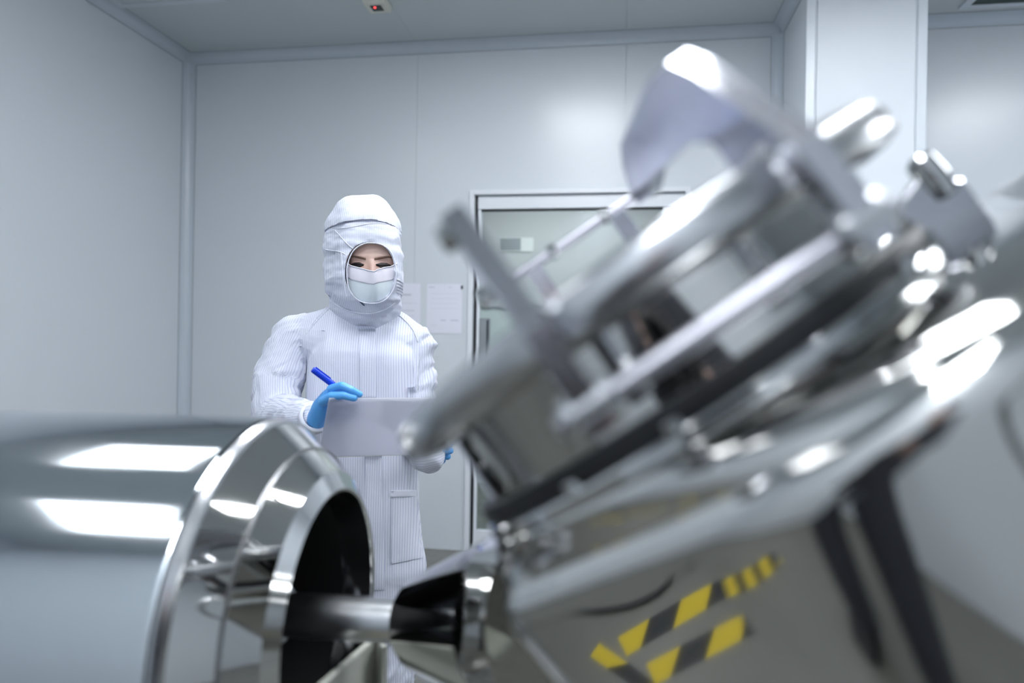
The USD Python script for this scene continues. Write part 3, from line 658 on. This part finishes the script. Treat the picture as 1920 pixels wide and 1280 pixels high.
def drape(name, mesh, quad, mat, parent, nx=14, ny=18, out=.003, t=.002, ustep=True):
    """A cloth patch laid over the mesh: quad = corner pixels tl, tr, br, bl."""
    tl, tr, br, bl = (np.array(q, float) for q in quad); px = []
    for j in np.linspace(0, 1, ny):
        for i in np.linspace(0, 1, nx): px.append((tl * (1 - i) + tr * i) * (1 - j) + (bl * (1 - i) + br * i) * j)
    h = raycast(mesh, px); last = next(x for x in h if x is not None); P = []
    for x in h:
        last = x if x is not None else last; P.append(last + np.array([0, -out, 0]))
    P = np.array(P).reshape(ny, nx, 3)
    P[:, :, 1] = np.minimum(P[:, :, 1], np.minimum(np.roll(P, 1, 0)[:, :, 1], P[:, :, 1]) + .0)
    g_ = slab(P, t); vvv = np.array(g_.vertices)
    return part(name, g_, mat, parent, True, uv=np.stack([vvv[:, 0] - worker_x, vvv[:, 2]], 1))
worker_x = PB[0]
def seam(name, mesh, pxs, r, mat, parent, out=.001):
    sp = spline(pxs, 40); h = [x for x in raycast(mesh, sp) if x is not None]
    if len(h) < 4: return None
    p = np.array(h) + np.array([0, -out, 0]); k = np.ones(5) / 5
    for c in range(3): p[2:-2, c] = np.convolve(p[:, c], k, 'valid')
    return part(name, tube(p, r, 8), mat, parent, True)
drape('thigh_pocket', ct, [(734, 919), (781, 918), (799, 1043), (734, 1056)], 'coverall_cloth', coverall, out=.004)
drape('pocket_hem', ct, [(733, 918), (782, 917), (784, 929), (733, 931)], 'knit_white', coverall, 12, 5, out=.0065, t=.002)
drape('zip_flap', ct, [(672, 612), (704, 612), (706, 745), (676, 745)], 'coverall_cloth', coverall, 10, 24, out=.003)
drape('zip_flap', ct, [(684, 846), (716, 846), (722, 1105), (690, 1105)], 'coverall_cloth', coverall, 10, 34, out=.003)
drape('breast_pocket', ct, [(764, 726), (779, 724), (780, 790), (764, 792)], 'coverall_cloth', coverall, 6, 10, out=.0035)
seam('seam', ct, [(622, 566), (600, 590), (582, 612), (574, 640), (572, 700)], .0016, 'knit_white', coverall)
seam('seam', ct, [(722, 568), (745, 588), (770, 612), (783, 640)], .0016, 'knit_white', coverall)
seam('seam', ct, [(622, 574), (596, 600), (574, 626)], .0012, 'knit_white', coverall)

# --- hood: lower hood with its face opening, crown, gathered edge, neck cowl
crown_pts = [J(650, 433, 1.965, .0605), J(714, 431, 1.965, .0570), J(668, 407, 1.975, .0600), J(697, 406, 1.975, .0590), J(672, 430, 1.904, .0570), J(704, 430, 1.902, .0565), J(685, 440, 2.02, .058)]
low_pts = [J(649, 448, 1.965, .0610), J(713, 446, 1.965, .0575), J(648, 500, 1.955, .0590), J(713, 500, 1.95, .0570), J(652, 532, 1.945, .0640), J(711, 536, 1.94, .0645), J(672, 462, 1.890, .0575), J(712, 462, 1.888, .056), J(670, 515, 1.880, .060), J(717, 515, 1.876, .058), J(676, 548, 1.884, .058), J(712, 550, 1.880, .056), J(692, 566, 1.888, .050), J(676, 446, 1.897, .0575), J(706, 445, 1.896, .057), J(685, 470, 2.02, .055), J(684, 560, 1.99, .06)]
cowl_pts = [J(655, 572, 1.955, .060), J(712, 572, 1.95, .060), J(690, 578, 1.905, .052), J(684, 575, 1.99, .06), J(668, 597, 1.955, .056), J(704, 597, 1.95, .056)]
hood_solid = hull(*[sph(*j, 3) for j in low_pts]) + hull(*[sph(*j, 3) for j in cowl_pts])
hood_inner = hull(*[sph(j[0], j[1] - .006, 3) for j in low_pts])
OC = W(697, 513, 1.86); t_ = np.linspace(0, 2 * math.pi, 64, endpoint=False)
def oval(k=1.0, n=64):
    t = np.linspace(0, 2 * math.pi, n, endpoint=False)
    x = .0635 * np.sign(np.cos(t)) * np.abs(np.cos(t)) ** .85; z = np.where(np.sin(t) > 0, .079, .077) * np.sign(np.sin(t)) * np.abs(np.sin(t)) ** .9
    return np.stack([x * k, z * k], 1)
ov = oval(); cut = trimesh.creation.extrude_polygon(Polygon(ov), .22, engine='earcut')
cv = cut.vertices.copy(); cut.vertices = np.stack([OC[0] + cv[:, 0], OC[1] + .055 - cv[:, 2], OC[2] + cv[:, 1]], 1); cut.fix_normals()
def wrinkle(t, amp, sc, seed):
    v = np.array(t.vertices); n_ = np.array(t.vertex_normals); k = (meshkit.fbm(v * np.array(sc), 3, seed) - .5) * amp
    t.vertices = v + n_ * k[:, None]; return t
hs = wrinkle(smoothed(hood_solid, .006, 8), .016, (16, 16, 42), 11)
hood_m = tm(mf(hs) - hood_inner - mf(cut))
def huv(m): q = np.array(m.vertices); return np.stack([q[:, 0] - PB[0] + .35 * (q[:, 1] - PB[1]), q[:, 2]], 1)
hood = part('hood', hood_m, 'hood_cloth', worker, True, uv=huv(hood_m))
cr = smoothed(hull(*[sph(j[0], j[1] + .0016, 3) for j in crown_pts]), .006, 6)
cr = wrinkle(cr, .010, (18, 18, 24), 4)
# trim the crown along its seam: an arch over the brow
zs = W(683, 423, 1.9)[2]; cutx = np.linspace(-.16, .16, 33)
arch = Polygon([(x, zs + .0085 * math.exp(-((x - .03) / .055) ** 2) - .02 * (abs(x) / .13) ** 4) for x in cutx] + [(.16, zs + .3), (-.16, zs + .3)])
am = trimesh.creation.extrude_polygon(arch, .4, engine='earcut'); av = am.vertices.copy(); am.vertices = np.stack([PB[0] + av[:, 0], PB[1] + .2 - av[:, 2], av[:, 1]], 1); am.fix_normals()
cr = tm(mf(cr) ^ mf(am))
crown = part('hood_crown', cr, 'hood_cloth', worker, True, uv=huv(cr), label='smooth rounded crown of the hood')
# gathered edge of the opening
edge = []
for x, z in oval(1.0, 60):
    h = raycast(hs, [PXY(np.array([[OC[0] + x * 1.03, OC[1], OC[2] + z * 1.025]]))[0]])[0]
    edge.append(h if h is not None else edge[-1])
edge = np.array(edge)
for c in (1,):
    e = np.r_[edge[-3:, c], edge[:, c], edge[:3, c]]; edge[:, c] = np.convolve(e, np.ones(7) / 7, 'valid')
ring = np.vstack([edge, edge[:2]]); rr = .0017 + .0003 * np.sin(np.arange(len(ring)) * 2.1)
part('face_binding', tube(ring + [0, -.0035, 0], rr, 8), 'knit_white', hood, True)
seam('seam', hs, [(612, 426), (640, 428), (668, 424), (695, 419), (725, 420), (750, 427)], .0016, 'knit_white', hood, .0005)
seam('seam', hs, [(628, 432), (640, 445), (652, 458), (662, 466)], .0014, 'knit_white', hood)
seam('seam', hs, [(610, 468), (625, 470), (642, 474), (648, 478)], .0016, 'knit_white', hood)
seam('seam', hs, [(640, 474), (642, 500), (645, 530), (650, 556)], .0016, 'knit_white', hood)
seam('seam', hs, [(748, 478), (750, 500), (752, 525), (747, 552)], .0016, 'knit_white', hood)
seam('seam', hs, [(618, 562), (640, 577), (668, 586), (690, 588), (718, 582), (741, 568)], .0018, 'knit_white', hood)
for k in range(5):
    seam('pleat', hs, [(744, 524 + 6 * k), (750, 526 + 6 * k), (755, 530 + 6 * k)], .0022, 'knit_white', hood)
part('zip_pull', hull(sph(raycast(hs, [(676, 566)])[0] + [0, -.003, 0], .0016), sph(raycast(hs, [(683, 572)])[0] + [0, -.004, 0], .0018)), 'dark_mark', hood, True)
# --- mask: a soft cup over nose and mouth inside the opening
n_, m_ = 41, 33
mx_top = np.array([(650, 490), (660, 498), (674, 502), (691, 507), (702, 509), (708, 505), (718, 502), (730, 500), (742, 494)], float)
P = np.zeros((m_, n_, 3)); a_ = np.linspace(-1, 1, n_)
topx = np.interp(np.linspace(0, 1, n_), np.linspace(0, 1, len(mx_top)), mx_top[:, 0]); topy = np.interp(np.linspace(0, 1, n_), np.linspace(0, 1, len(mx_top)), mx_top[:, 1])
for j, b in enumerate(np.linspace(0, 1, m_)):
    for i in range(n_):
        x = (697 + (topx[i] - 697) * 1.07) * (1 - b) + (697 + a_[i] * 43) * b; y = topy[i] * (1 - b) + (573 - 6 * a_[i] ** 2) * b
        nose = .017 * math.exp(-((x - 703) / 13) ** 2) * (1 - b) ** .6
        bulge = .020 * math.sin(math.pi * min(1, .25 + .75 * b)) ** .7 * (1 - .75 * a_[i] ** 2)
        P[j, i] = W(x, y, 1.840 + .011 * abs(a_[i]) ** 2.2 - nose - bulge + .006 * b)
P = P[:, :, :]
k_up = 12
def maskuv(g): q = np.array(g.vertices); return np.stack([q[:, 0], q[:, 2]], 1)
up, lo = slab(P[:k_up + 1][:, ::-1] + np.array([0, -.0015, 0]), .003), slab(P[k_up - 2:][:, ::-1], .003)
mask = part('mask', lo, 'mask_mint', worker, True, label='pale mint face mask')
part('upper_fold', up, 'mask_upper', mask, True, label='pinkish white upper fold of the mask')
part('mask_edge', tube(np.array([W(x, y, P[0, 0, 1]) for x, y in []]) if False else P[0] + np.array([0, -.002, 0]), .0016, 8), 'knit_white', mask, True)

# ------------------------------------------------------------------ clipboard, pen, gloved hands
CA = W(617, 747, 1.555)                                  # its top left corner
ea = W(850, 747, 1.665) - CA; ea /= np.linalg.norm(ea)
eb = W(566, 845, 1.66) - CA; eb -= (eb @ ea) * ea; eb /= np.linalg.norm(eb); en = np.cross(ea, eb); en = en if en[1] > 0 else -en
def CB(a, b, c=0.): return CA + a * ea + b * eb + c * en
BW, BH = .305, .215
clip = thing('clipboard', 'pale grey clipboard held up in front of the coverall, back towards the viewer', 'clipboard', CB(BW / 2, BH))
def cbox(a0, a1, b0, b1, c0, c1, bev=.001):
    T4 = np.eye(4); T4[:3, 0], T4[:3, 1], T4[:3, 2], T4[:3, 3] = ea, eb, en, CA
    m = rbox((a0, b0, c0), (a1, b1, c1), bev, T4); m.fix_normals(); return m
part('board', cbox(0, BW, 0, BH, 0, .0032), 'clipboard_grey', clip)
part('paper_sheet', cbox(.006, BW - .006, .006, BH - .004, .0032, .0044, .0003), 'thin_paper', clip, False)
part('edge_strip', cbox(0, BW, BH, BH + .0025, -.0005, .0036, .0006), 'white_plastic', clip)
part('clip_bar', cbox(BW - .034, BW - .006, .05, BH - .05, .0044, .014, .003), 'polished_steel', clip)

def finger(js, k=2): return chain([(W(*p), r) for *p, r in [(a[0], a[1], a[2], a[3]) for a in js]], k)
def hand_mesh(parts, it=6): return smoothed(m3.Manifold.batch_boolean(parts, m3.OpType.Add), .003, it)
wr, pc = W(598, 776, 1.628), W(613, 748, 1.600)
# writing hand (image left)
pal = [hull(sph(W(594, 786, 1.645), .0235), sph(W(603, 762, 1.622), .0215)),
       hull(sph(W(603, 762, 1.622), .0215), sph(W(612, 742, 1.600), .0130), sph(W(622, 731, 1.590), .0105), sph(W(615, 752, 1.625), .0130), sph(W(624, 744, 1.615), .011))]
idx = finger([(621, 729, 1.588, .0103), (641, 722.5, 1.570, .0092), (660, 731, 1.566, .0083), (674, 739, 1.572, .0076)])
thu = finger([(606, 752, 1.592, .0115), (622, 742, 1.572, .0100), (645, 741, 1.563, .0090), (664, 746, 1.566, .0080)])
mid = finger([(624, 735, 1.606, .0100), (645, 731, 1.602, .0090), (663, 739, 1.604, .0083), (669, 748, 1.608, .0076)])
rin = finger([(622, 742, 1.618, .0095), (642, 740, 1.622, .0088), (655, 750, 1.628, .0080), (657, 760, 1.632, .0074)])
lit = finger([(618, 750, 1.628, .0088), (635, 751, 1.636, .0080), (646, 760, 1.644, .0073), (647, 769, 1.650, .0068)])
gl = hand_mesh(pal + [idx, thu, mid, rin, lit], 5)
glove = part('glove', gl, 'glove_blue', worker, True, label='blue rubber glove on the writing hand')
cuffA = W(586, 787, 1.665) - W(598, 772, 1.635)
# writing hand: rolled cuff of the sleeve
part('sleeve_cuff', ringlathe([(-.006, .030), (-.006, .0365), (0, .038), (.010, .0375), (.012, .035), (.012, .030)], W(590, 783, 1.652), cuffA, 48), 'knit_white', coverall, True)
# holding hand (image right): palm under the board's lower right corner, fingers behind, thumb over its face
hb = lambda a, b, c: CB(BW + a, BH + b, c)
wr2 = W(806, 857, 1.735)
pal2 = [hull(sph(wr2, .024), sph(hb(-.015, .018, .012), .016), sph(hb(.012, -.03, .016), .015)), hull(sph(hb(-.015, .018, .012), .016), sph(hb(.012, -.03, .016), .015), sph(hb(.014, .012, .006), .013))]
def fing2(pts): return chain([(hb(*p), r) for p, r in zip(pts, (.0098, .0090, .0082, .0074))])
f2 = [fing2([(.012, -.03, .012), (.016, -.045, -.004), (-.012, -.052, -.0125), (-.034, -.054, -.0115)]),
      fing2([(.016, -.012, .008), (.020, -.022, -.008), (-.012, -.030, -.0135), (-.038, -.032, -.0120)]),
      fing2([(.014, .006, .006), (.018, .000, -.010), (-.012, -.008, -.0135), (-.036, -.010, -.0120)]),
      fing2([(.004, .020, .004), (.008, .016, -.010), (-.014, .010, -.0125), (-.032, .008, -.0110)]),
      fing2([(-.012, .004, .022), (-.020, -.016, .022), (-.034, -.034, .018), (-.050, -.046, .0135)])]
gl2 = hand_mesh(pal2 + f2, 4)
part('glove', gl2, 'glove_blue', worker, True, label='blue rubber glove gripping the board')
# pen
p0, p1 = W(586, 692, 1.572), W(667, 752.5, 1.618); dv = (p1 - p0) / np.linalg.norm(p1 - p0); PLN = .150
pen = thing('pen', 'bright blue capped marker pen held in the writing hand', 'pen', p0 + PLN * dv)
part('barrel', lathe([(0, .0056), (.0015, .0068), (.004, .0071), (.058, .0073), (.0595, .0070), (.0600, .0058), (.068, .0058), (.069, .0050), (.125, .0048), (.132, .0032), (.142, .0012)], p0, dv, 40), 'pen_blue', pen)
e1, e2, _ = frame(dv); up_ = e2 if e2[2] > 0 else -e2
part('pocket_clip', hull(*[np.array([p0 + dv * a + up_ * b + np.cross(dv, up_) * c for a in (.003, .045) for b in (.0072, .0090) for c in (-.002, .002)])]), 'pen_blue', pen)
part('nib', lathe([(.141, .0013), (.150, .0004)], p0, dv, 16), 'pen_tip', pen)
# boots
for x in (640, 726):
    c = W(x, 1260, 1.95); 
    part('boot', smoothed(hull(sph((c[0], 1.98, .14), .062), sph((c[0], 2.0, .05), .045), sph((c[0], 1.84, .042), .042)) ^ m3.Manifold.cube((2, 2, 1)).translate((c[0] - 1, 1, .0)), .015, 3), 'boot_white', worker, True)

# ------------------------------------------------------------------ the photographer, seen mirrored in the machine
def cyl_pts(*js): return chain([(np.array(p, float), r) for p, r in js])
ph = thing('person', 'person in dark work clothes holding a camera, only mirrored in the polished tank', 'person', (0, -.5, 0))
trunk = hull(sph((-.16, -.50, 1.36), .07), sph((.16, -.50, 1.36), .07), sph((-.12, -.50, .98), .11), sph((.12, -.50, .98), .11), sph((0, -.48, 1.40), .07))
jk = [trunk, cyl_pts(((-.19, -.50, 1.36), .062), ((-.25, -.38, 1.10), .052), ((-.085, -.16, 1.225), .036)), cyl_pts(((.19, -.50, 1.36), .062), ((.25, -.38, 1.10), .052), ((.085, -.16, 1.225), .036))]
part('jacket', smoothed(m3.Manifold.batch_boolean(jk, m3.OpType.Add), .02, 6), 'dark_cloth', ph, True)
tr_ = [cyl_pts(((sx * .1, -.50, .98), .115), ((sx * .11, -.49, .52), .08), ((sx * .11, -.5, .1), .062)) for sx in (-1, 1)]
part('trousers', smoothed(m3.Manifold.batch_boolean(tr_, m3.OpType.Add), .02, 6), 'dark_cloth', ph, True)
def relaxed(sx):
    c = np.array([sx * .075, -.135, 1.235]); fg = []
    for k in range(4):
        z = .028 - .018 * k
        fg.append(cyl_pts((c + (sx * .004, .0, z), .0095), (c + (sx * .002, .040, z), .0088), (c + (-sx * .018, .058, z), .008), (c + (-sx * .030, .048, z), .0074)))
    fg.append(cyl_pts((c + (-sx * .012, -.02, .03), .011), (c + (-sx * .034, -.008, .045), .0098), (c + (-sx * .046, .015, .048), .009)))
    return [hull(sph(c + (sx * .006, -.035, 0), .024), sph(c + (sx * .004, .0, .026), .012), sph(c + (sx * .004, .0, -.024), .012))] + fg
hd_ = [hull(sph((0, -.47, 1.58), (.073, .09, .095), 3), sph((0, -.42, 1.50), (.045, .05, .05), 3)), cyl_pts(((0, -.48, 1.40), .05), ((0, -.47, 1.5), .048)),
       hull(sph((0, -.385, 1.575), .008), sph((0, -.362, 1.54), .012), sph((-.012, -.375, 1.537), .008), sph((.012, -.375, 1.537), .008))] + [sph_ for sx in (-1, 1) for sph_ in (hull(sph((sx * .073, -.475, 1.575), (.008, .018, .03))),)]
under = [cyl_pts(((0, -.48, 1.42), .05), ((0, -.50, 1.30), .08), ((0, -.50, 1.0), .09))] + [cyl_pts(((0, -.5, 1.36), .05), ((sx * .19, -.50, 1.36), .045), ((sx * .25, -.38, 1.10), .038), ((sx * .078, -.165, 1.228), .026)) for sx in (-1, 1)]
part('body', smoothed(m3.Manifold.batch_boolean(hd_ + relaxed(-1) + relaxed(1) + under, m3.OpType.Add), .006, 5), 'skin', ph, True)
part('cap', tm(hull(sph((0, -.475, 1.60), (.082, .10, .090), 3)) ^ m3.Manifold.cube((1, 1, 1)).translate((-.5, -1, 1.60))), 'blue_cloth', ph, True, label='dark blue cap')
for sx in (-1, 1):
    part('eye', trimesh.Trimesh(sph((sx * .03, -.392, 1.582), .011), trimesh.creation.icosphere(2).faces, process=False), 'eye_white', ph, True)
    part('shoe', hull(sph((sx * .11, -.5, .05), .05), sph((sx * .11, -.36, .04), .04)), 'rubber', ph, True)
part('mouth', hull(sph((-.018, -.376, 1.512), .006), sph((.018, -.376, 1.512), .006), sph((0, -.372, 1.512), .008)), 'lip', ph, True)
cm = thing('handheld_camera', 'black camera held by the mirrored person in dark clothes', 'camera', (0, -.1, CH - .05))
part('camera_body', rbox((-.065, -.115, CH - .05), (.065, -.05, CH + .04), .008), 'black_plastic', cm)
part('finder_hump', hull(np.array([(sx * .028, y, CH + .038) for sx in (-1, 1) for y in (-.11, -.055)]), np.array([(sx * .018, y, CH + .066) for sx in (-1, 1) for y in (-.105, -.06)])), 'black_plastic', cm)
part('lens', ringlathe([(-.052, .030), (-.052, .036), (-.03, .038), (-.008, .038), (-.004, .036), (-.004, .034), (-.03, .032)], (0, 0, CH), (0, 1, 0), 48), 'black_plastic', cm)
part('shutter_button', lathe([(0, .006), (.003, .006), (.004, .005)], (.045, -.085, CH + .039), (0, 0, 1), 20), 'plate_steel', cm)
